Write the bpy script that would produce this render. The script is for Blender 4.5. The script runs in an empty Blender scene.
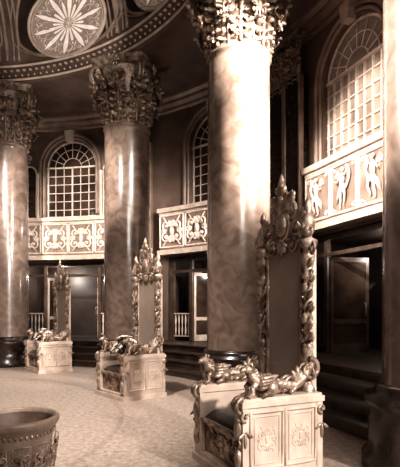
import bpy, math, random
from mathutils import Vector, Matrix
random.seed(4)
pi=math.pi
sc=bpy.context.scene
sc.view_settings.view_transform='Standard'
try: sc.view_settings.look='Medium High Contrast'
except Exception as e: print('look',e)
sc.view_settings.exposure=.3

# ---------------- materials ----------------
def mat(name, c1, c2=None, scale=4, rough=.5, metal=0, bump=0, bscale=30, detail=6, dist=0, emit=0, coat=0, lo=.35, hi=.65):
    m=bpy.data.materials.new(name); m.use_nodes=True
    nt=m.node_tree; N=nt.nodes; L=nt.links
    b=N['Principled BSDF']
    b.inputs['Roughness'].default_value=rough
    b.inputs['Metallic'].default_value=metal
    if coat: b.inputs['Coat Weight'].default_value=coat; b.inputs['Coat Roughness'].default_value=.1
    tc=N.new('ShaderNodeTexCoord')
    if c2:
        n=N.new('ShaderNodeTexNoise'); n.inputs['Scale'].default_value=scale; n.inputs['Detail'].default_value=detail
        n.inputs['Distortion'].default_value=dist
        r=N.new('ShaderNodeValToRGB')
        r.color_ramp.elements[0].position=lo; r.color_ramp.elements[1].position=hi
        r.color_ramp.elements[0].color=(*c1,1); r.color_ramp.elements[1].color=(*c2,1)
        L.new(tc.outputs['Object'],n.inputs['Vector']); L.new(n.outputs['Fac'],r.inputs['Fac']); L.new(r.outputs['Color'],b.inputs['Base Color'])
    else: b.inputs['Base Color'].default_value=(*c1,1)
    if bump:
        n2=N.new('ShaderNodeTexNoise'); n2.inputs['Scale'].default_value=bscale; n2.inputs['Detail'].default_value=4
        bp=N.new('ShaderNodeBump'); bp.inputs['Strength'].default_value=bump; bp.inputs['Distance'].default_value=.02
        L.new(tc.outputs['Object'],n2.inputs['Vector']); L.new(n2.outputs['Fac'],bp.inputs['Height']); L.new(bp.outputs['Normal'],b.inputs['Normal'])
    if emit:
        b.inputs['Emission Color'].default_value=(*(c2 or c1),1); b.inputs['Emission Strength'].default_value=emit
    return m
marble=mat('column_marble',(.12,.082,.064),(.25,.182,.146),3.6,.25,0,0,detail=11,dist=1.2,lo=.3,hi=.7,coat=.45)
gilt=mat('gilt_carving',(.17,.112,.08),(.56,.44,.36),9,.30,.45,.5,45)
ornam=mat('bright_relief',(.62,.50,.42),(.86,.74,.65),9,.35,.1,.4,45)
creamstone=mat('cream_stone',(.50,.39,.32),(.70,.57,.48),6,.42,0,.25,40)
throne_cream=mat('throne_cream',(.48,.375,.31),(.66,.53,.45),5,.35,0,.1,30)
darkmarble=mat('dark_marble',(.014,.008,.0055),(.04,.024,.018),3,.25,0,0,dist=2)
wallm=mat('wall_stone',(.11,.073,.056),(.18,.125,.098),1.5,.5,0,.2,25)
wallhi=mat('wall_trim_stone',(.20,.14,.108),(.34,.25,.20),3,.4,0,.3,30)
domem=mat('dome_plaster',(.085,.056,.043),(.15,.103,.08),2,.55,0,.2,20)
shadem=mat('dome_recess',(.018,.0105,.0075),(.04,.025,.018),2,.5)  # near-black tone paints the shade of dome bays and door voids
frame_dark=mat('door_frame_bronze',(.055,.034,.025),(.11,.072,.055),4,.35)
glassd=mat('dark_window_glass',(.03,.018,.013),(.075,.048,.036),2,.12)
skyglass=mat('skylight_glass',(.16,.115,.09),(.30,.23,.185),5,.3,emit=.3)  # daylight through the glass is put in as glow
rayglass=mat('skylight_ray_glass',(.55,.44,.37),(.85,.73,.64),5,.3,emit=.38)  # paler petals with a stronger glow, imitating daylit glass
winglass=mat('frosted_window_glass',(.13,.088,.068),(.36,.275,.225),1.6,.15,0,.2,3,emit=.05)  # paler tone and faint glow paint daylight behind the near panes
velvet=mat('upholstery_panel',(.30,.23,.19),(.40,.315,.265),2,.26)
cushion=mat('seat_leather',(.025,.015,.010),(.045,.028,.02),5,.4)
soil=mat('basin_interior',(.10,.064,.046),(.17,.115,.088),8,.5)
petalm=mat('white_petals',(.78,.67,.59),(.92,.83,.76),12,.6)
leafm=mat('dark_foliage',(.05,.032,.023),(.11,.075,.055),10,.6)
lampm=mat('lamp_globe',(1,.88,.76),emit=8)
stepm=mat('step_stone',(.03,.018,.013),(.075,.048,.036),4,.35)

def floor_mat():
    m=bpy.data.materials.new('terrazzo_floor'); m.use_nodes=True
    nt=m.node_tree;N=nt.nodes;L=nt.links;b=N['Principled BSDF']; b.inputs['Roughness'].default_value=.5
    tc=N.new('ShaderNodeTexCoord')
    v=N.new('ShaderNodeTexNoise'); v.inputs['Scale'].default_value=15; v.inputs['Detail'].default_value=8; v.inputs['Roughness'].default_value=.85
    r=N.new('ShaderNodeValToRGB'); e=r.color_ramp.elements
    e[0].position=.36; e[0].color=(.19,.138,.11,1); e[1].position=.64; e[1].color=(.58,.47,.395,1)
    L.new(tc.outputs['Object'],v.inputs['Vector']); L.new(v.outputs['Fac'],r.inputs['Fac'])
    d=N.new('ShaderNodeVectorMath'); d.operation='DISTANCE'; d.inputs[1].default_value=(-5.88,5.73,0)
    L.new(tc.outputs['Object'],d.inputs[0])
    mr=N.new('ShaderNodeMapRange'); mr.inputs['From Min'].default_value=0; mr.inputs['From Max'].default_value=10
    L.new(d.outputs['Value'],mr.inputs['Value'])
    r2=N.new('ShaderNodeValToRGB'); r2.color_ramp.interpolation='CONSTANT'; e=r2.color_ramp.elements
    e[0].position=0; e[0].color=(1,1,1,1); e[1].position=.475; e[1].color=(.85,.83,.81,1)
    a=e.new(.482); a.color=(1,1,1,1); a=e.new(.60); a.color=(.8,.77,.75,1); a=e.new(.61); a.color=(.88,.87,.86,1)
    L.new(mr.outputs['Result'],r2.inputs['Fac'])
    mx=N.new('ShaderNodeMixRGB'); mx.blend_type='MULTIPLY'; mx.inputs['Fac'].default_value=1
    L.new(r.outputs['Color'],mx.inputs['Color1']); L.new(r2.outputs['Color'],mx.inputs['Color2']); L.new(mx.outputs['Color'],b.inputs['Base Color'])
    return m
floorm=floor_mat()

# ---------------- mesh builder ----------------
class MB:
    def __init__(s,mats): s.v=[];s.f=[];s.m=[];s.sm=[];s.mats=mats;s.st=[];s.mi=0
    def push(s,fn):
        if isinstance(fn,Matrix):
            M=fn; s.st.append(lambda p:M@p)
        else: s.st.append(fn)
    def pop(s): s.st.pop()
    def use(s,m): s.mi=s.mats.index(m)
    def add(s,vs,fs,smooth=False):
        o=len(s.v)
        for p in vs:
            p=Vector(p)
            for fn in reversed(s.st): p=fn(p)
            s.v.append(Vector(p))
        for f in fs:
            s.f.append([i+o for i in f]); s.m.append(s.mi); s.sm.append(smooth)
    def box(s,c,d,nx=1):
        x,y,z=c;a,b,h=d[0]/2,d[1]/2,d[2]/2
        vs=[];fs=[]
        for i in range(nx+1):
            X=x-a+2*a*i/nx
            vs+=[(X,y-b,z-h),(X,y+b,z-h),(X,y+b,z+h),(X,y-b,z+h)]
        for i in range(nx):
            o=i*4
            for k in range(4): fs.append([o+k,o+(k+1)%4,o+4+(k+1)%4,o+4+k])
        fs.append([3,2,1,0]); o=nx*4; fs.append([o,o+1,o+2,o+3])
        s.add(vs,fs)
    def lathe(s,prof,n=24,c=(0,0,0),smooth=True):
        vs=[];fs=[]
        for r,z in prof:
            for k in range(n):
                a=2*pi*k/n; vs.append((c[0]+r*math.cos(a),c[1]+r*math.sin(a),c[2]+z))
        for i in range(len(prof)-1):
            for k in range(n):
                fs.append([i*n+k,i*n+(k+1)%n,(i+1)*n+(k+1)%n,(i+1)*n+k])
        s.add(vs,fs,smooth)
    def tube(s,pts,rad,n=7,closed=False):
        pts=[Vector(p) for p in pts]; N=len(pts)
        if not isinstance(rad,(list,tuple)): rad=[rad]*N
        vs=[];fs=[];prev=None
        for i,p in enumerate(pts):
            if closed: t=pts[(i+1)%N]-pts[i-1]
            else: t=pts[min(i+1,N-1)]-pts[max(i-1,0)]
            if t.length<1e-9: t=Vector((0,0,1))
            t.normalize()
            if prev is None:
                a=Vector((0,1,0)) if abs(t.y)<.9 else Vector((1,0,0))
            else: a=prev
            u=(a-t*a.dot(t))
            if u.length<1e-5: u=t.orthogonal()
            u.normalize(); prev=u; w=t.cross(u)
            for k in range(n):
                g=2*pi*k/n; vs.append(p+(u*math.cos(g)+w*math.sin(g))*rad[i])
        M=N if closed else N-1
        for i in range(M):
            j=(i+1)%N
            for k in range(n): fs.append([i*n+k,i*n+(k+1)%n,j*n+(k+1)%n,j*n+k])
        if not closed:
            fs.append(list(range(n))[::-1]); fs.append([(N-1)*n+k for k in range(n)])
        s.add(vs,fs,True)
    def ell(s,c,r,rot=None,n=8,m=5):
        vs=[];fs=[];c=Vector(c)
        for i in range(m+1):
            ph=-pi/2+pi*i/m
            for k in range(n):
                a=2*pi*k/n
                p=Vector((r[0]*math.cos(ph)*math.cos(a),r[1]*math.cos(ph)*math.sin(a),r[2]*math.sin(ph)))
                if rot is not None: p=rot@p
                vs.append(c+p)
        for i in range(m):
            for k in range(n): fs.append([i*n+k,i*n+(k+1)%n,(i+1)*n+(k+1)%n,(i+1)*n+k])
        s.add(vs,fs,True)
    def poly(s,pts,y0,y1):
        n=len(pts); vs=[(p[0],y0,p[1]) for p in pts]+[(p[0],y1,p[1]) for p in pts]
        fs=[list(range(n)),[n+i for i in range(n)][::-1]]+[[i,(i+1)%n,n+(i+1)%n,n+i] for i in range(n)]
        s.add(vs,fs)
    def obj(s,name,loc=(0,0,0),rz=0):
        me=bpy.data.meshes.new(name); me.from_pydata([tuple(p) for p in s.v],[],s.f)
        for m in s.mats: me.materials.append(m)
        me.polygons.foreach_set('material_index',s.m); me.polygons.foreach_set('use_smooth',s.sm)
        me.update()
        o=bpy.data.objects.new(name,me); bpy.context.collection.objects.link(o); o.location=loc; o.rotation_euler=(0,0,rz)
        return o
def RY(a): return Matrix.Rotation(a,3,'Y')
def scroll(mb,x,z,y,r,a0,turns,sg,t,n=20):
    P=[];R=[]
    for i in range(n):
        f=i/(n-1); a=a0+sg*turns*2*pi*f; q=r*(1-f)**.9+.06*r
        P.append((x+q*math.cos(a),y+t*.6*f,z+q*math.sin(a))); R.append(t*(1-.45*f))
    mb.tube(P,R,6); mb.ell((x,y+t*.5,z),(t*1.2,t*1.2,t*1.2),n=6,m=4)
def petal(mb,x,z,y,ang,L,W,t):
    c=(x+math.cos(ang)*L/2,y,z+math.sin(ang)*L/2)
    mb.ell(c,(L/2,t,W/2),RY(-ang),n=8,m=4)
def fan(mb,x,z,y,a0,a1,k,L,W,t):
    for i in range(k):
        a=a0+(a1-a0)*i/(k-1); f=1-.35*abs(2*i/(k-1)-1)
        petal(mb,x,z,y,a,L*f,W,t)
def rococo(mb,x,z,w,h,y,t):
    for sx in (1,-1):
        mi=0 if sx>0 else pi
        scroll(mb,x+sx*w*.24,z+h*.20,y,h*.15,-pi/2,1.4,sx,t)
        scroll(mb,x+sx*w*.26,z-h*.20,y,h*.17,pi/2,1.4,-sx,t)
        scroll(mb,x+sx*w*.38,z+h*.02,y,h*.10,pi if sx>0 else 0,1.3,sx,t*.8)
        P=[(x+sx*w*(.06+.34*f),y,z-h*.36+h*.10*math.sin(f*pi*1.5)) for f in [i/10 for i in range(11)]]
        mb.tube(P,[t*(1.2-.8*i/10) for i in range(11)],6)
        P=[(x+sx*w*(.06+.32*f),y,z+h*.36-h*.12*math.sin(f*pi*1.5)) for f in [i/10 for i in range(11)]]
        mb.tube(P,[t*(1.2-.8*i/10) for i in range(11)],6)
        for k in range(4):
            petal(mb,x+sx*w*.30,z+sx*0,y,mi+sx*(k-1.5)*.5,w*.14,t*2.2,t*.8)
    mb.ell((x,y,z),(w*.09,t*1.5,h*.16),n=10,m=6)
    fan(mb,x,z+h*.12,y,.25*pi,.75*pi,5,h*.28,t*2.6,t)
    fan(mb,x,z-h*.12,y,-.25*pi,-.75*pi,5,h*.28,t*2.6,t)
def relief_figure(mb,x,z,h,y,sx):
    u=h/7.5
    J=lambda a,b,c=0:(x+sx*a*u,y+c*u,z-h/2+b*u)
    mb.ell(J(.15,6.95,.3),(.38*u,.35*u,.5*u),n=10,m=7)
    mb.ell(J(-.02,7.15,.2),(.42*u,.3*u,.38*u))
    mb.tube([J(.12,6.5,.1),J(.05,6.0,.1),J(0,5.2,.2),J(-.1,4.5,.15),J(-.05,3.9,.2)],[.17*u,.42*u,.52*u,.38*u,.5*u],10)
    mb.tube([J(-.25,3.9,.15),J(-.35,2.9,.3),J(-.3,2.0,.25),J(-.45,1.1,.15),J(-.55,.3,.1),J(-.2,.1,.3)],[.38*u,.36*u,.23*u,.24*u,.12*u,.1*u],9)
    mb.tube([J(.2,3.9,.2),J(.75,3.1,.4),J(.95,2.3,.4),J(.7,1.5,.25),J(.45,.8,.15),J(.75,.55,.3)],[.38*u,.34*u,.22*u,.22*u,.11*u,.1*u],9)
    mb.tube([J(.4,5.85,.15),J(.95,6.1,.3),J(1.35,6.6,.35),J(1.5,7.3,.4),J(1.45,7.65,.4)],[.2*u,.17*u,.13*u,.1*u,.08*u],7)
    mb.tube([J(-.4,5.85,.15),J(-.95,5.3,.3),J(-1.25,4.8,.35),J(-1.7,5.2,.4),J(-1.9,5.35,.4)],[.2*u,.17*u,.13*u,.1*u,.08*u],7)
    for k in range(4):
        mb.tube([J(1.45-.1*k,7.5-.25*k,0),J(2.0-.1*k,5.8-.3*k,.1),J(1.2,4.3-.2*k,.1),J(.3,3.9-.25*k,.45),J(-.9,3.3-.35*k,.2),J(-1.7,2.2-.4*k,.05)],[.1*u,.2*u,.16*u,.16*u,.16*u,.05*u],6)
    for k in range(5): petal(mb,x-sx*.5*u,z-h/2+5.7*u,y,(pi if sx>0 else 0)-sx*(.15+.22*k),1.9*u,.34*u,.12*u)
def rectframe(mb,x0,x1,z0,z1,y,t,n=8):
    P=[]
    for a,b in (((x0,z0),(x1,z0)),((x1,z0),(x1,z1)),((x1,z1),(x0,z1)),((x0,z1),(x0,z0))):
        for i in range(n): f=i/n; P.append((a[0]+(b[0]-a[0])*f,y,a[1]+(b[1]-a[1])*f))
    mb.tube(P,t,5,closed=True)
def acanthus(mb,h,w,curl,lobes=6):
    def spine(u):
        if u<.62: g=u/.62; return Vector((0,h*.10*g*g,h*.86*g))
        g=(u-.62)/.38*pi*1.25; rr=curl*.42
        return Vector((0,h*.10+rr*(1-math.cos(g)),h*.86+rr*math.sin(g)*1.15))
    nu=16
    mb.tube([spine(i/nu)+Vector((0,.035*h,0)) for i in range(nu+1)],[.05*h*(1-.4*i/nu) for i in range(nu+1)],6)
    vs=[];fs=[];nv=11
    for i in range(nu+1):
        u=i/nu; p=spine(u); saw=abs(((u*lobes)%1)-.0)
        ww=w*(.62+.45*math.sin(pi*min(1,u*1.05)))*(.80+.25*saw)*(1-.45*u**4)
        for k in range(nv):
            q=-1+2*k/(nv-1)
            vs.append((q*ww/2,p.y-.06*h*q*q+.03*h*math.cos(q*pi*4),p.z-.04*h*abs(q)))
    for i in range(nu):
        for k in range(nv-1): fs.append([i*nv+k,i*nv+k+1,(i+1)*nv+k+1,(i+1)*nv+k])
    mb.add(vs,fs,True)
    for j in range(lobes):
        u=.12+.80*j/(lobes-1); p=spine(u); L=w*(.36+.20*math.sin(pi*u))*(1-.35*u)
        for sx in (-1,1):
            P=[p+Vector((sx*L*.2,0,0)), p+Vector((sx*L*.6,.015,.06*L)), p+Vector((sx*L*.95,.045*h+.02,.16*L)), p+Vector((sx*L*1.08,.10*h+.02,.02*L))]
            mb.tube(P,[.03*h,.055*h,.055*h,.03*h],6)
    t=spine(.97)
    for q in (-.7,-.35,0,.35,.7): mb.ell(t+Vector((q*w*.38,.0,0)),(.04*h+.008,.05*h,.07*h),n=6,m=4)

# ---------------- path geometry ----------------
CX,CY=-5.88,5.73; T0=math.radians(21.7)
def path(R,s,off,z):
    if s>=0:
        a=T0+s/R; r=R+off
        return Vector((CX+r*math.cos(a),CY+r*math.sin(a),z))
    r=R+off
    return Vector((CX+r*math.cos(T0)-s*math.sin(T0),CY+r*math.sin(T0)+s*math.cos(T0),z))
RC,RW=7.1,9.3
def sweep(mb,prof,R,s0,s1,n,smooth=False):
    vs=[];fs=[];k=len(prof)
    for i in range(n+1):
        s=s0+(s1-s0)*i/n
        for off,z in prof: vs.append(path(R,s,off,z))
    for i in range(n):
        for j in range(k-1): fs.append([i*k+j,i*k+j+1,(i+1)*k+j+1,(i+1)*k+j])
    mb.add(vs,fs,smooth)
def wallwarp(scn,off0,R=RW):
    return lambda p: path(R,scn-p.x,off0-p.y,p.z)

# ---------------- floor ----------------
mb=MB([floorm]); mb.box((-3,6,-.05),(24,24,.1)); mb.obj('floor')
# ---------------- steps ----------------
mb=MB([stepm,darkmarble])
pr=[]
for i in range(4):
    o=i*.33; z=i*.16
    pr+=[(o,z),(o,z+.125),(o-.03,z+.13),(o-.03,z+.16)]
pr+=[(2.2,.64)]
sweep(mb,pr,RC,-7.5,17,90)
mb.obj('marble_steps')

# ---------------- columns ----------------
def column():
    mb=MB([marble,gilt,darkmarble,creamstone])
    mb.use(darkmarble)
    mb.lathe([(0,0),(.78,0),(.78,.12),(.72,.16),(.72,.58),(.76,.62),(.76,.70),(.66,.72),(.66,.76),(.64,.80),(.595,.82)],40)
    mb.use(marble)
    mb.lathe([(.60,.80),(.59,.9),(.585,2),(.58,4),(.57,6.0),(.57,6.08),(.60,6.10),(.61,6.13),(.60,6.16),(.57,6.17)],64)
    mb.push(lambda p: Vector((p.x*.95,p.y*.95,7.75-(7.75-p.z)*1.19)))
    mb.use(gilt)
    mb.lathe([(.59,6.42),(.55,6.5),(.55,6.9),(.58,7.3),(.68,7.58),(.70,7.6)],32)
    for row,(cnt,h,w,curl,r,z0,ph) in enumerate([(8,.50,.44,.26,.57,6.42,0),(8,.86,.44,.32,.56,6.45,pi/8)]):
        for k in range(cnt):
            a=ph+2*pi*k/cnt
            mb.push(Matrix.Rotation(a-pi/2,4,'Z')@Matrix.Translation((0,r,z0))); acanthus(mb,h,w,curl,6+row*2); mb.pop()
    for k in range(4):
        a=pi/4+k*pi/2+.35
        mb.push(Matrix.Rotation(a-pi/2,4,'Z'))
        P=[];Rr=[]
        for i in range(30):
            f=i/29
            if f<.35:
                g=f/.35; P.append((0,.58+.22*g**1.5,6.95+.56*g)); Rr.append(.05)
            else:
                g=(f-.35)/.65; an=pi*.62-g*2*pi*1.35; q=.17*(1-g)**.8+.02
                P.append((0,.84+q*math.cos(an),7.40+q*math.sin(an))); Rr.append(.05*(1-.4*g))
        for dx in (-.05,.05):
            mb.tube([(p[0]+dx,p[1],p[2]) for p in P],Rr,7)
        mb.ell((0,.84,7.40),(.10,.04,.04))
        mb.push(Matrix.Translation((0,.72,6.98))); acanthus(mb,.36,.26,.16,5); mb.pop()
        mb.pop()
        mb.push(Matrix.Rotation(a+pi/4-pi/2,4,'Z'))
        for sx in (-1,1):
            scroll(mb,sx*.14,7.36,.70,.12,-pi/2-sx*.4,1.3,sx,.028,22)
            fan(mb,sx*.12,7.10,.66,pi/2-.6,pi/2+.6,4,.24,.07,.03)
        for q in range(6): petal(mb,0,7.64,.78,q*pi/3,.14,.07,.03)
        mb.ell((0,.81,7.64),(.045,.04,.045))
        mb.pop()
    mb.pop()
    mb.use(gilt)
    pts=[]
    for k in range(4):
        a=pi/4+k*pi/2+.35
        for i in range(8):
            f=i/8; rr=.95-.24*math.sin(pi*f)
            pts.append((rr*math.cos(a+f*pi/2),rr*math.sin(a+f*pi/2)))
    for z0,z1,sc_ in ((7.56,7.64,.95),(7.64,7.75,1.0)):
        n=len(pts); vs=[(p[0]*sc_,p[1]*sc_,z0) for p in pts]+[(p[0]*sc_,p[1]*sc_,z1) for p in pts]
        mb.add(vs,[list(range(n))[::-1],[n+i for i in range(n)]]+[[i,(i+1)%n,n+(i+1)%n,n+i] for i in range(n)])
    return mb
cm=column(); first=None
for s in (0,4.21,8.08,12.1,-4.42):
    p=path(RC,s,0,0)
    rz=T0+max(s,0)/RC
    if first is None: first=cm.obj('marble_column',p,rz)
    else:
        o=bpy.data.objects.new('marble_column',first.data); bpy.context.collection.objects.link(o); o.location=p; o.rotation_euler=(0,0,rz)

# ---------------- entablature ring ----------------
mb=MB([wallhi,gilt,creamstone,domem])
mb.use(domem)
sweep(mb,[(-.42,8.2),(-.62,8.2),(-.66,8.14),(-.66,8.08),(-.58,8.04),(-.58,7.98),(-.54,7.94),(-.54,7.88),(-.50,7.87),(-.50,7.80),(-.44,7.75),(.50,7.75),(.50,7.85),(.6,7.95)],RC,-7.5,17,110)
mb.use(creamstone)
s=-4
while s<15:
    mb.push(wallwarp(s,-.58,RC)); mb.box((0,.03,8.01),(.07,.05,.04)); mb.ell((.1,-.02,7.905),(.03,.03,.03),n=6,m=4); mb.pop(); s+=.2
for o,z,t in ((-.66,8.11,.035),(-.5,7.83,.035)):
    mb.tube([path(RC,-7+.25*i,o,z) for i in range(92)],t,6)
mb.obj('trim_entablature')

# ---------------- ambulatory ceiling ----------------
mb=MB([domem]); sweep(mb,[(.5,7.9),(2.4,7.9)],RC,-7.5,17,80); mb.obj('ceiling')

# ---------------- dome ----------------
def domeoff(ph): return 6.55*math.cos(ph)-RC, 8.16+4.5*math.sin(ph)
mb=MB([domem,shadem,gilt,wallhi,skyglass,creamstone,ornam,rayglass])
sweep(mb,[domeoff(math.radians(d)) for d in range(0,64,4)],RC,-5,17,90,True)
def domewarp(s0,b0):
    def f(p):
        ph=b0+p.z/5.2
        o,z=domeoff(ph); r=RC+o
        return path(RC,s0-p.x*RC/r,o-p.y*math.cos(ph),z-p.y*math.sin(ph))
    return f
for s in (-4.4,0,3.95,7.75,11.8):
    mb.push(domewarp(s,0)); mb.use(wallhi)
    for dx,t in ((-.34,.04),(-.2,.03),(0,.06),(.2,.03),(.34,.04)):
        mb.tube([(dx,.03,.15+.2*i) for i in range(20)],t,6)
    mb.pop()
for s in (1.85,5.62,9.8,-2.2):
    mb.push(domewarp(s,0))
    mb.use(shadem)  # flat dark patch on the dome, shade painted instead of a hollow
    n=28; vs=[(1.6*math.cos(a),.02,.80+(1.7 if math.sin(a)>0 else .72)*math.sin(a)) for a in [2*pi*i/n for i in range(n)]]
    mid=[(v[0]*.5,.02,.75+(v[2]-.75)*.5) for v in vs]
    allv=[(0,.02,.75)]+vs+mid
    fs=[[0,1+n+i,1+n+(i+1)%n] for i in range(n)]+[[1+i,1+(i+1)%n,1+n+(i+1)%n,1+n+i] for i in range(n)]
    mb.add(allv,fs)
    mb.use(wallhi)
    for k,t in ((1.0,.045),(1.1,.025)):
        mb.tube([(1.6*k*math.cos(a),.03,.80+(1.7*k if math.sin(a)>0 else .70)*math.sin(a)) for a in [2*pi*i/40 for i in range(40)]],t,6,closed=True)
    A,B,zc=1.22,.92,.92
    mb.use(skyglass)
    vs=[(0,.04,zc)]+[(A*math.cos(a),.04,zc+B*math.sin(a)) for a in [2*pi*i/32 for i in range(32)]]
    mb.add(vs,[[0,1+i,1+(i+1)%32] for i in range(32)])
    mb.use(creamstone)
    for k,t in ((1.0,.045),(.93,.018)):
        mb.tube([(A*k*math.cos(a),.07,zc+B*k*math.sin(a)) for a in [2*pi*i/48 for i in range(48)]],t,6,closed=True)
    def E(q,a,y=.07): return (A*q*math.cos(a),y,zc+B*q*math.sin(a))
    NR=20
    for i in range(NR):
        a=2*pi*i/NR+.1
        mb.use(rayglass)
        vs=[];prof=((.12,.012),(.3,.034),(.5,.056),(.62,.06),(.74,.045),(.84,.02)) if i%2==0 else ((.12,.010),(.3,.028),(.45,.036),(.55,.026))
        for q,wd in prof: vs.append(E(math.hypot(q,wd),a+math.atan2(wd,q),.065))
        vs.append(E(.91 if i%2==0 else .66,a,.065))
        for q,wd in prof[::-1]: vs.append(E(math.hypot(q,wd),a-math.atan2(wd,q),.065))
        mb.add(vs,[list(range(len(vs)))])
        if i%2:
            mb.use(ornam); b=a
            for sg in (-1,1):
                mb.tube([E(.66,b),E(.74,b+sg*.06),E(.83,b+sg*.14),E(.87,b+sg*.22),E(.82,b+sg*.25),E(.78,b+sg*.20),E(.81,b+sg*.15)],.022,5)
                mb.tube([E(.70,b),E(.64,b+sg*.10),E(.58,b+sg*.14),E(.54,b+sg*.11)],.014,5)
            mb.ell(E(.80,b),(.035,.03,.05),n=6,m=4)
    mb.use(ornam)
    for i in range(12):
        a=2*pi*i/12; petal(mb,0,zc,.08,a,.18,.05,.03)
    mb.ell((0,.09,zc),(.08,.06,.06))
    mb.pop()
mb.obj('ceiling_dome')

# ---------------- outer wall ----------------
BAYS=(-5.3,-.5,4.2,9.46,14.7)
PIL=(-2.95,1.82,6.83,12.1)
HW,SILL,SPR=.88,4.62,6.3
def openz(x):
    ax=abs(x)
    low=(.64,3.12) if ax<1.7 else None
    up=(SILL,SPR) if ax<HW-1e-4 else None
    z=0; res=[]
    for o in (low,up):
        if o: res.append((z,o[0])); z=o[1]
    res.append((z,8.1)); return res
mb=MB([wallm,shadem,darkmarble])
xs=sorted(set([-1.7,1.7]+[ -HW*math.cos(pi*i/18) for i in range(19)]))
for idx,c in enumerate(BAYS):
    lo=(BAYS[idx-1]+c)/2 if idx>0 else c-2.4
    hi=(BAYS[idx+1]+c)/2 if idx<len(BAYS)-1 else c+2.6
    X=[lo-c,-2.05]+xs+[2.05,hi-c]
    zs=lambda x: SPR+math.sqrt(max(0,HW*HW-x*x))
    mb.use(wallm)
    for a,b in zip(X[:-1],X[1:]):
        if b-a<1e-6: continue
        m=(a+b)/2
        for (z0,z1) in openz(m):
            za,zb=z0,z0
            if abs(z0-SPR)<1e-6 and abs(m)<HW: za,zb=zs(a),zs(b)
            mb.add([path(RW,c+a,0,za),path(RW,c+b,0,zb),path(RW,c+b,0,z1),path(RW,c+a,0,z1)],[[0,1,2,3]])
    out=[(-HW,SILL),(-HW,SPR)]+[(-HW*math.cos(pi*i/18),SPR+HW*math.sin(pi*i/18)) for i in range(1,18)]+[(HW,SPR),(HW,SILL)]
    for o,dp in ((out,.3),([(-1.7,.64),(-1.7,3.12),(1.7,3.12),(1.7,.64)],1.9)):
        if dp>1: mb.use(shadem)  # door void lined with the painted shade tone
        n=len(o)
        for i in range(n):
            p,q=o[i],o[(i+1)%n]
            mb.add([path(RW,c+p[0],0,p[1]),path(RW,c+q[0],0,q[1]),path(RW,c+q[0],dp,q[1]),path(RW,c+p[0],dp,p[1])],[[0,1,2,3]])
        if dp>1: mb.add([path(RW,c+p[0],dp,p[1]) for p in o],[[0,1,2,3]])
mb.obj('wall_outer')

mb=MB([wallhi,gilt,creamstone,wallm,darkmarble,ornam])
def pilaster(s,w,dark,dep=0):
    mb.push(wallwarp(s,-dep))
    mb.use(darkmarble); mb.box((0,.13,1.9),(w+.14,.26,2.52)); mb.box((0,.16,.8),(w+.24,.32,.32))
    mb.use(darkmarble if dark else wallm); mb.box((0,.12,4.9),(w,.24,3.6))
    mb.use(wallhi)
    for dx in (-w/2,w/2): mb.box((dx,.2,4.9),(.05,.12,3.6))
    if not dark:
        for dx in (-w/6,w/6): mb.tube([(dx,.245,3.4),(dx,.245,6.4)],.02,5)
    mb.box((0,.16,3.2),(w+.2,.32,.14))
    mb.use(gilt)
    for k in (-1,0,1):
        for zz,h in ((6.55,.38),(6.78,.5)):
            mb.push(Matrix.Translation((k*w*.36,.22,zz))); acanthus(mb,h,.24,.16,5); mb.pop()
    for sx in (-1,1): scroll(mb,sx*w*.53,7.28,.3,.12,-pi/2,1.4,sx,.035)
    mb.box((0,.2,7.5),(w+.3,.42,.1))
    mb.pop()
for s in PIL: pilaster(s,.72,s<2)
pilaster(1.08,.5,True,.05)
mb.use(wallhi)
sweep(mb,[(0,7.5),(-.08,7.54),(-.08,7.62),(-.2,7.68),(-.2,7.76),(-.3,7.82),(-.3,7.9)],RW,-7,19,110)
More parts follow.
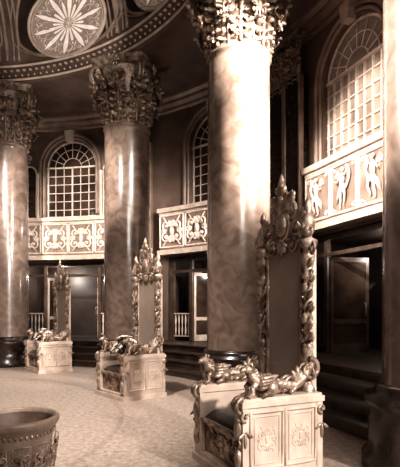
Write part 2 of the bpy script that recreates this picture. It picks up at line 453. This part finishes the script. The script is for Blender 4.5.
for c in BAYS:
    mb.push(wallwarp(c,0))
    mb.use(wallhi)
    out=[(-HW,SILL+.1*i) for i in range(17)]+[(-HW*math.cos(pi*i/18),SPR+HW*math.sin(pi*i/18)) for i in range(0,19)]+[(HW,SPR-.1*i) for i in range(1,17)]
    for k,t,y in ((.06,.045,.03),(.17,.06,.05)):
        mb.tube([(x*(1+k/HW) , y, z if z<=SPR else SPR+(z-SPR)*(1+k/HW)) for x,z in out],t,6)
    mb.use(creamstone); mb.poly([(-.1,7.1),(.1,7.1),(.15,7.45),(-.15,7.45)],0,.2)
    if c>9:
      for sx in (-1,1):
        x0=sx*1.42; r=.24
        pts=[(x0-r,4.65),(x0-r,6.1)]+[(x0-r*math.cos(pi*i/10),6.1+r*math.sin(pi*i/10)) for i in range(11)]+[(x0+r,6.1),(x0+r,4.65)]
        mb.use(darkmarble); mb.poly(pts,.0,.02)
        mb.use(creamstone); mb.tube([(a,.04,b) for a,b in pts],.03,6)
        for xx in (1.12,1.72):
            mb.lathe([(.05,4.62),(.06,4.7),(.035,4.78),(.035,5.9),(.06,6.0),(.06,6.08)],8,(sx*xx,.08,0))
        scroll(mb,sx*1.42,6.6,.04,.13,-pi/2,1.3,sx,.03)
    pw=1.27 if c==-.5 else 1.92
    mb.use(wallhi)
    mb.box((0,.1,3.9),(2*pw-.1,.2,1.1),16)
    mb.use(creamstone)
    mb.box((0,.14,4.52),(2*pw,.30,.12),16)
    mb.box((0,.14,3.27),(2*pw,.30,.14),16)
    mb.box((0,.10,4.42),(2*pw-.06,.24,.05),16)
    mb.use(ornam)
    if pw<1.5: frames=((-1.2,-.42),(-.36,.36),(.42,1.2))
    else: frames=((-1.85,-.98),(-.9,-.03),(.03,.9),(.98,1.85))
    for fi,(x0,x1) in enumerate(frames):
        rectframe(mb,x0,x1,3.42,4.36,.21,.032)
        if pw<1.5:
            relief_figure(mb,(x0+x1)/2,3.88,.80,.23,1 if fi%2 else -1)
            for ax in (-1,1):
                for az in (3.5,4.28): scroll(mb,(x0+x1)/2+ax*.29,az,.21,.06,0,1.3,ax,.016,12)
        else: rococo(mb,(x0+x1)/2,3.89,.84,.88,.22,.034)
    mb.pop()
mb.obj('trim_wall')

for wi,c in enumerate(BAYS):
    mb=MB([ornam,winglass,glassd])
    mb.push(wallwarp(c,.14))
    mb.use(winglass if c<2 else glassd)
    out=[(-HW,SILL),(HW,SILL),(HW,SPR)]+[(HW*math.cos(pi*i/18),SPR+HW*math.sin(pi*i/18)) for i in range(1,18)]+[(-HW,SPR)]
    mb.add([(x,0,z) for x,z in out],[list(range(len(out)))])
    mb.use(ornam)
    nv=2 if c>2 else 3; st=.29 if c>2 else .22
    for i in range(-nv,nv+1):
        x=i*st; mb.box((x,.03,(SILL+SPR)/2),(.022 if i else .05,.05,SPR-SILL))
    for i in range(1,6): mb.box((0,.03,SILL+i*.28),(2*HW,.05,.022),4)
    mb.box((0,.04,SPR),(2*HW,.07,.05),4); mb.box((0,.04,SILL+.03),(2*HW,.08,.06),4)
    for rr in (.32,.6): mb.tube([(rr*math.cos(pi*i/16),.03,SPR+rr*math.sin(pi*i/16)) for i in range(17)],.015,5)
    for i in range(1,8):
        a=pi*i/8; mb.tube([(.32*math.cos(a),.03,SPR+.32*math.sin(a)),(HW*math.cos(a),.03,SPR+HW*math.sin(a))],.014,5)
    for i in (-1,1):
        mb.tube([(i*.84,.03,SILL),(i*.84,.03,SPR)],.035,5)
    mb.tube([(.85*math.cos(pi*i/16),.03,SPR+.85*math.sin(pi*i/16)) for i in range(17)],.035,5)
    mb.pop(); mb.obj('window_%d'%(wi+1))
    mb=MB([frame_dark,glassd,gilt,creamstone])
    mb.push(wallwarp(c,.2))
    mb.use(frame_dark)
    for x,w in ((-1.64,.12),(-.95,.10),(.95,.10),(1.64,.12)): mb.box((x,.04,1.88),(w,.1,2.48))
    mb.box((0,.05,2.72),(3.4,.1,.08),8); mb.box((0,.05,3.08),(3.4,.12,.1),8)
    if c>2: mb.use(creamstone)
    for sx in (-1,1):
        mb.box((sx*1.3,.04,1.45),(.6,.06,.04)); mb.box((sx*1.3,.04,.78),(.6,.05,.04))
        for q in range(5): mb.lathe([(.015,.8),(.03,.95),(.015,1.1),(.03,1.25),(.015,1.42)],8,(sx*1.3-.24+.12*q,.04,0))
    for sx in (-1,1):
        ang=math.radians(62 if sx>0 else 75)
        M=Matrix.Translation((sx*.9,0,0))@Matrix.Rotation(ang*sx,4,'Z')
        mb.push(M)
        d=-sx
        mb.use(frame_dark if c<2 else creamstone)
        for xx in (.03,.82): mb.box((d*xx,0,1.66),(.07,.05,2.02))
        for zz in (.72,1.3,2.62): mb.box((d*.425,0,zz),(.84,.05,.1 if zz>1 else .2))
        mb.use(glassd); mb.box((d*.425,0,1.66),(.78,.015,2.0))
        mb.use(gilt); mb.tube([(d*.76,.03,1.4),(d*.76,.08,1.45),(d*.76,.08,1.65),(d*.76,.03,1.7)],.015,6)
        mb.pop()
    mb.pop(); mb.obj('door_%d'%(wi+1))

# ---------------- sconces ----------------
mb=MB([gilt,lampm])
mb.use(gilt)
mb.tube([(0,0,-.25),(0,.03,-.1),(0,.1,-.2),(0,.22,-.16),(0,.24,-.05)],.022,7)
mb.ell((0,.0,-.12),(.08,.03,.16)); mb.lathe([(0,-.06),(.05,-.05),(.07,-.02)],12,(0,.24,0))
mb.use(lampm); mb.ell((0,.24,.05),(.06,.06,.07),n=12,m=8)
fs=None
for s in (-2.95,6.95,11.95):
    p=path(RW,s,-.27,4.1); a=T0+max(s,0)/RW
    if fs is None: fs=mb.obj('wall_sconce',p,a+pi/2)
    else:
        o=bpy.data.objects.new('wall_sconce',fs.data); bpy.context.collection.objects.link(o); o.location=p; o.rotation_euler=(0,0,a+pi/2)

# ---------------- throne ----------------
def griffin(mb):
    mb.tube([(0,-.14,.03),(0,-.12,.09),(0,-.05,.11),(0,.04,.13),(0,.09,.17),(0,.11,.22)],[.03,.06,.065,.065,.05,.04],10)
    mb.ell((0,.13,.245),(.04,.05,.042)); mb.tube([(0,.16,.25),(0,.195,.235),(0,.205,.215)],[.026,.018,.006],6)
    for sx in (-1,1):
        mb.tube([(sx*.045,.07,.14),(sx*.05,.12,.09),(sx*.05,.11,.04),(sx*.05,.16,.015)],[.032,.024,.02,.024],7)
        mb.ell((sx*.055,-.08,.07),(.032,.065,.06)); mb.tube([(sx*.065,-.05,.05),(sx*.065,.03,.015)],[.028,.022],6)
        mb.ell((sx*.028,.11,.285),(.010,.012,.022),n=6,m=4)
        for k in range(4):
            L=.19-.03*k; z0=.165-.024*k
            P=[(sx*(.052+.010*math.sin(f*pi)),.05-L*f,z0+.02*f-.005*k) for f in (0,.3,.6,.85,1)]
            mb.tube(P,[.018,.022,.02,.016,.006],7)
    mb.tube([(0,-.14,.05),(0,-.19,.07),(0,-.2,.12),(0,-.17,.14),(0,-.15,.12)],[.02,.016,.014,.018,.01],6)
    for a in range(5):
        mb.ell((0,.07-.012*a,.235-.022*a),(.045,.03,.022),n=6,m=4)
def throne():
    mb=MB([gilt,throne_cream,velvet,cushion,creamstone,ornam])
    G=lambda: mb.use(gilt)
    mb.use(throne_cream)
    mb.box((0,0,.035),(1.0,.88,.07)); mb.box((0,0,.09),(.96,.84,.05))
    for sx in (-1,1):
        x=sx*.42; mb.use(throne_cream)
        mb.box((x,0,.40),(.11,.80,.60)); mb.box((x,0,.72),(.15,.86,.05)); mb.box((x,0,.755),(.12,.82,.03))
        mb.box((x,.395,.40),(.13,.05,.62)); mb.box((x,-.385,.40),(.13,.06,.62))
        M=Matrix(((0,sx,0,sx*.476),(-sx,0,0,0),(0,0,1,0),(0,0,0,1)))
        mb.push(M); mb.use(throne_cream)
        rectframe(mb,-.34,.0-.015,.17,.65,.004,.014,4)
        rectframe(mb,.015,.34,.17,.65,.004,.014,4)
        for xx in (-.177,.177):
            rectframe(mb,xx-.125,xx+.125,.21,.61,.002,.006,4)
            rococo(mb,xx,.41,.2,.26,.0,.0055)
        G()
        for zx in (-.40,.40):
            fan(mb,zx,.5,.02,-.8*pi,-.2*pi,3,.14,.03,.012); scroll(mb,zx,.63,.02,.045,-pi/2,1.2,1,.012,12)
        mb.pop(); G()
        P=[];R=[]
        for i in range(26):
            f=i/25
            P.append((x,.18-.52*f,.80+.05*math.sin(f*pi*2)+.24*f**2.2)); R.append(.035+.015*math.sin(f*pi))
        mb.tube(P,R,8)
        mb.push(Matrix(((0,1,0,x),(1,0,0,0),(0,0,1,0),(0,0,0,1))))
        for o in (-.03,.03):
            scroll(mb,-.30,.98,o,.10,pi/2,1.5,1,.024); scroll(mb,-.08,.87,o,.075,-pi/2,1.4,-1,.02); scroll(mb,.40,.70,o,.07,pi/2,1.4,-1,.022)
        fan(mb,-.18,.86,0,.2*pi,.8*pi,5,.17,.05,.03)
        fan(mb,.0,.80,0,.1*pi,.9*pi,5,.12,.05,.035)
        mb.pop()
        mb.push(Matrix.Translation((x,.20,.765))@Matrix.Scale(1.0,4)); griffin(mb); mb.pop()
        petal(mb,x,.16,.43,pi/2,.2,.09,.03); petal(mb,x,.62,.43,-pi/2,.22,.10,.035)
        scroll(mb,x,.4,.43,.05,0,1.3,sx,.016)
    G(); mb.box((0,0,.26),(.74,.72,.32)); mb.box((0,.02,.43),(.76,.76,.04))
    mb.push(Matrix.Translation((0,.365,0))); rococo(mb,0,.27,.6,.24,.0,.012); mb.pop()
    mb.tube([(-.36+.72*i/12,.40,.43-.02*math.sin(i*pi/2)) for i in range(13)],.018,6)
    mb.use(cushion)
    vs=[];fs=[];n=12
    for i in range(n+1):
        for j in range(n+1):
            u=-1+2*i/n; v=-1+2*j/n
            vs.append((u*.355,v*.36+.01,.45+.10*((1-u**6)*(1-v**6))**.5))
    for i in range(n):
        for j in range(n): fs.append([i*(n+1)+j,(i+1)*(n+1)+j,(i+1)*(n+1)+j+1,i*(n+1)+j+1])
    mb.add(vs,fs,True)
    mb.push(Matrix.Translation((0,-.36,0)))
    hw,zb,zs=.285,.56,2.02
    outl=[(-hw,zb),(hw,zb)]+[(hw,zs)]+[(hw*math.cos(pi*i/14),zs+.20*math.sin(pi*i/14)) for i in range(1,14)]+[(-hw,zs)]
    mb.use(velvet); mb.poly(outl,-.02,.02)
    mb.use(throne_cream)
    big=[(-.38,.1),(.38,.1),(.38,2.08),(.30,2.25),(.12,2.4),(-.12,2.4),(-.30,2.25),(-.38,2.08)]
    mb.poly(big,-.07,-.02)
    G()
    path_=[(-hw,zb+.12*i) for i in range(12)]+[(-hw*math.cos(pi*i/16),zs+.20*math.sin(pi*i/16)) for i in range(17)]+[(hw,zb+.12*i) for i in range(11,-1,-1)]
    mb.tube([(a,.02,b) for a,b in path_],.022,8,closed=True)
    for a,b in path_[::2]: mb.ell((a*1.07,.035,b),(.018,.016,.028),n=6,m=4)
    rococo(mb,0,.60,.5,.22,.035,.012)
    for sx in (-1,1):
        x=sx*.375
        prof=[(.06,.7),(.075,.76),(.05,.82),(.035,.86),(.06,.95),(.065,1.05),(.04,1.15),(.055,1.18),(.04,1.21)]
        mb.lathe(prof,12,(x,.02,0))
        for ph in (0,pi):
            mb.tube([(x+.026*math.cos(ph+a),.02+.026*math.sin(ph+a),1.2+.62*a/(6*pi)) for a in [6*pi*i/40 for i in range(41)]],.022,6)
        mb.lathe([(.04,1.80),(.06,1.83),(.04,1.87),(.055,1.95),(.07,2.02),(.045,2.08),(.085,2.12),(.085,2.16),(.03,2.19),(.06,2.27),(.065,2.33),(.035,2.40),(.02,2.42),(.04,2.46),(.03,2.52),(0,2.58)],12,(x,.02,0))
        for z,r in ((.95,.06),(1.28,.045),(1.56,.05),(1.84,.06),(2.10,.07)):
            scroll(mb,x+sx*.045,z,.03,r,-pi/2,1.3,sx,.015); petal(mb,x+sx*.03,z+r,.04,pi/2+sx*-.5,.12,.05,.02)
            petal(mb,x,z-.06,.06,-pi/2,.11,.06,.02)
            petal(mb,x-sx*.03,z+.1,.04,pi/2+sx*.4,.10,.04,.018)
        fan(mb,x,2.2,.07,.1*pi,.9*pi,5,.14,.05,.025)
        scroll(mb,sx*.24,2.30,.03,.12,-pi/2,1.5,sx,.028)
        scroll(mb,sx*.12,2.50,.03,.09,-pi/2,1.5,sx,.024)
        scroll(mb,sx*.17,2.14,.04,.07,pi/2,1.4,-sx,.018)
        P=[(sx*(.40-.34*f),.03,2.12+.55*f+.07*math.sin(f*2*pi)) for f in [i/12 for i in range(13)]]
        mb.tube(P,[.032-.012*i/12 for i in range(13)],7)
        fan(mb,sx*.27,2.36,.04,pi/2-sx*.1,pi/2-sx*1.2,4,.16,.07,.025)
        fan(mb,sx*.12,2.58,.04,pi/2+.0,pi/2-sx*1.2,4,.13,.06,.022)
        fan(mb,sx*.3,2.22,.05,0 if sx>0 else pi,pi/2,4,.13,.06,.02)
    mb.ell((0,.05,2.36),(.085,.05,.12),n=12,m=8)
    mb.tube([(.11*math.cos(a),.04,2.36+.15*math.sin(a)) for a in [2*pi*i/20 for i in range(20)]],.018,6,closed=True)
    fan(mb,0,2.50,.04,.12*pi,.88*pi,7,.24,.07,.025)
    fan(mb,0,2.64,.06,.3*pi,.7*pi,3,.20,.07,.03)
    petal(mb,0,2.6,.05,pi/2,.28,.08,.03); mb.ell((0,.05,2.62),(.04,.04,.05))
    fan(mb,0,2.18,.05,-.15*pi,-.85*pi,5,.15,.06,.02)
    mb.pop()
    return mb
def bouquet():
    mb=MB([gilt,petalm,leafm])
    mb.use(gilt); mb.lathe([(0,0),(.09,0),(.09,.02),(.04,.05),(.05,.08),(.13,.13),(.16,.19),(.17,.20),(.15,.19),(0,.17)],16)
    rnd=random.Random(3)
    for i in range(46):
        th=rnd.uniform(0,2*pi); ph=rnd.uniform(.15,1.5); R=.24
        c=Vector((R*math.cos(th)*math.cos(ph),R*math.sin(th)*math.cos(ph),.22+.30*math.sin(ph)))
        d=(c-Vector((0,0,.15))).normalized()
        mb.use(leafm); mb.tube([(0,0,.17),tuple(Vector((0,0,.17)).lerp(c,.5)),tuple(c)],.006,4)
        M=d.to_track_quat('Z','Y').to_matrix()
        if i%4==3:
            for q in range(3):
                a=q*2.1; mb.ell(c+M@Vector((.04*math.cos(a),.04*math.sin(a),0)),(.05,.018,.008),M@Matrix.Rotation(a,3,'Z'),6,4)
        else:
            mb.use(petalm)
            for q in range(5):
                a=2*pi*q/5; mb.ell(c+M@Vector((.028*math.cos(a),.028*math.sin(a),.005)),(.026,.017,.008),M@Matrix.Rotation(a,3,'Z'),6,4)
            mb.ell(c+d*.01,(.012,.012,.012),None,6,4)
    return mb
tm=throne(); ft=None; fb=None; bq=bouquet()
for k,(nx,ny,ph) in enumerate(((.37,3.75,25),(-1.25,7.5,40),(-3.88,10.9,40))):
    a=math.radians(ph); c,s_=math.cos(a),math.sin(a)
    loc=(nx+.4*c-.475*s_, ny+.4*s_+.475*c,0)
    if ft is None: ft=tm.obj('throne_chair',loc,a+pi/2)
    else:
        o=bpy.data.objects.new('throne_chair',ft.data); bpy.context.collection.objects.link(o); o.location=loc; o.rotation_euler=(0,0,a+pi/2)
    if k:
        l2=(loc[0]-c*.12,loc[1]-s_*.12,.55)
        if fb is None: fb=bq.obj('flower_bowl',l2)
        else:
            o=bpy.data.objects.new('flower_bowl',fb.data); bpy.context.collection.objects.link(o); o.location=l2

# ---------------- planter ----------------
mb=MB([wallhi,gilt,soil])
mb.use(wallhi)
mb.lathe([(0,0),(.26,0),(.27,.04),(.24,.07),(.26,.10),(.29,.30),(.315,.46),(.32,.50),(.35,.53),(.365,.56),(.365,.59),(.35,.605),(.32,.60),(.31,.57)],48)
mb.use(soil); mb.lathe([(.31,.57),(.29,.45),(.27,.38),(0,.38)],48)
mb.use(gilt)
for k in range(12):
    a=2*pi*k/12
    mb.push(Matrix.Rotation(a-pi/2,4,'Z')@Matrix.Translation((0,.284,0))@Matrix.Rotation(-.15,4,'X'))
    rococo(mb,0,.27,.15,.26,.008,.006); rectframe(mb,-.07,.07,.13,.42,.008,.004,3); mb.pop()
    for q in range(4):
        b=a+q*pi/24; mb.ell((.325*math.cos(b),.325*math.sin(b),.48),(.012,.012,.016),n=6,m=4)
mb.obj('stone_planter',(-1.6,3.9,0))

# ---------------- lights ----------------
def aim(o,t): o.rotation_euler=(Vector(t)-o.location).to_track_quat('-Z','Y').to_euler()
W=(1,.925,.855)
def spot(n,loc,t,e,ang,r=.2,blend=.5):
    l=bpy.data.lights.new(n,'SPOT'); l.energy=e; l.spot_size=math.radians(ang); l.spot_blend=blend; l.shadow_soft_size=r; l.color=W
    o=bpy.data.objects.new(n,l); bpy.context.collection.objects.link(o); o.location=loc; aim(o,t); return o
def area(n,loc,t,e,sz):
    l=bpy.data.lights.new(n,'AREA'); l.energy=e; l.size=sz; l.color=W
    o=bpy.data.objects.new(n,l); bpy.context.collection.objects.link(o); o.location=loc; aim(o,t); return o
spot('spot_lamp_key',(3.2,5.9,6.6),(.7,8.4,5.0),3900,58,.45,.8)  # added unseen spot, stands in for window light on the near column
spot('spot_lamp_key_low',(3.2,5.7,5.0),(.7,8.4,4.3),3400,46,.45,.8)  # second added spot, carries that column highlight lower
spot('spot_lamp_mid',(2.0,5.2,7.0),(-1.8,11.5,5.0),3900,26,.25,.7)  # unseen spot aimed at the second column
spot('ceiling_downlight',(-2.2,5.4,9.0),(-2.8,7.8,0),3000,60,.2,.6)  # added unseen spot, brightens floor and throne tops; no ceiling fixture
spot('spot_lamp_hall',(5.0,-2.0,4.5),(-.5,7,.8),3300,38,.2,.5)  # added spot behind the camera on the right, brightens throne sides
area('window_daylight',(2.5,-3,6.5),(-2,10,5),320,2.5)  # unseen broad area light behind the camera; no window is built there
spot('spot_lamp_panels',(-1.2,4.2,5.8),(3.1,7.9,4.4),3900,38,.15)  # added spot that brightens the right-hand panels and window
spot('spot_lamp_flank',(-2.4,5.2,5.6),(2.35,4.25,4.0),4600,34,.2)  # added spot that lightens the left flank of the right-edge column
spot('spot_lamp_far',(-4,6,6.5),(-3.5,14.5,3.9),4000,40,.15)  # unseen spot aimed at the far wall panels
spot('spot_lamp_dome',(-2.5,5.0,4.5),(-3.6,11.7,9.0),900,30,.15)  # added spot that lifts the dome rosette
for s in (6.95,11.95):
    p=path(RW,s,-.7,4.3); l=bpy.data.lights.new('sconce_light','POINT'); l.energy=30; l.color=W; l.shadow_soft_size=.08
    o=bpy.data.objects.new('sconce_light',l); bpy.context.collection.objects.link(o); o.location=p
for s,e in ((4.0,60),(10.2,70),(8.6,50),(-.4,20)):
    p=path(RW,s,1.1,2.7); l=bpy.data.lights.new('shop_lamp','POINT'); l.energy=e; l.color=W; l.shadow_soft_size=.06  # point light added to brighten the door recess; no lamp hangs there
    o=bpy.data.objects.new('shop_lamp',l); bpy.context.collection.objects.link(o); o.location=p
w=bpy.data.worlds.new('World'); sc.world=w; w.use_nodes=True
w.node_tree.nodes['Background'].inputs[0].default_value=(.5,.39,.32,1); w.node_tree.nodes['Background'].inputs[1].default_value=.11

cam=bpy.data.cameras.new('Camera'); co=bpy.data.objects.new('Camera',cam); bpy.context.collection.objects.link(co)
co.location=(0,0,1.5); co.rotation_euler=(pi/2,0,0)
cam.sensor_width=36; cam.lens=450/467*36; cam.shift_y=78.5/467
sc.camera=co
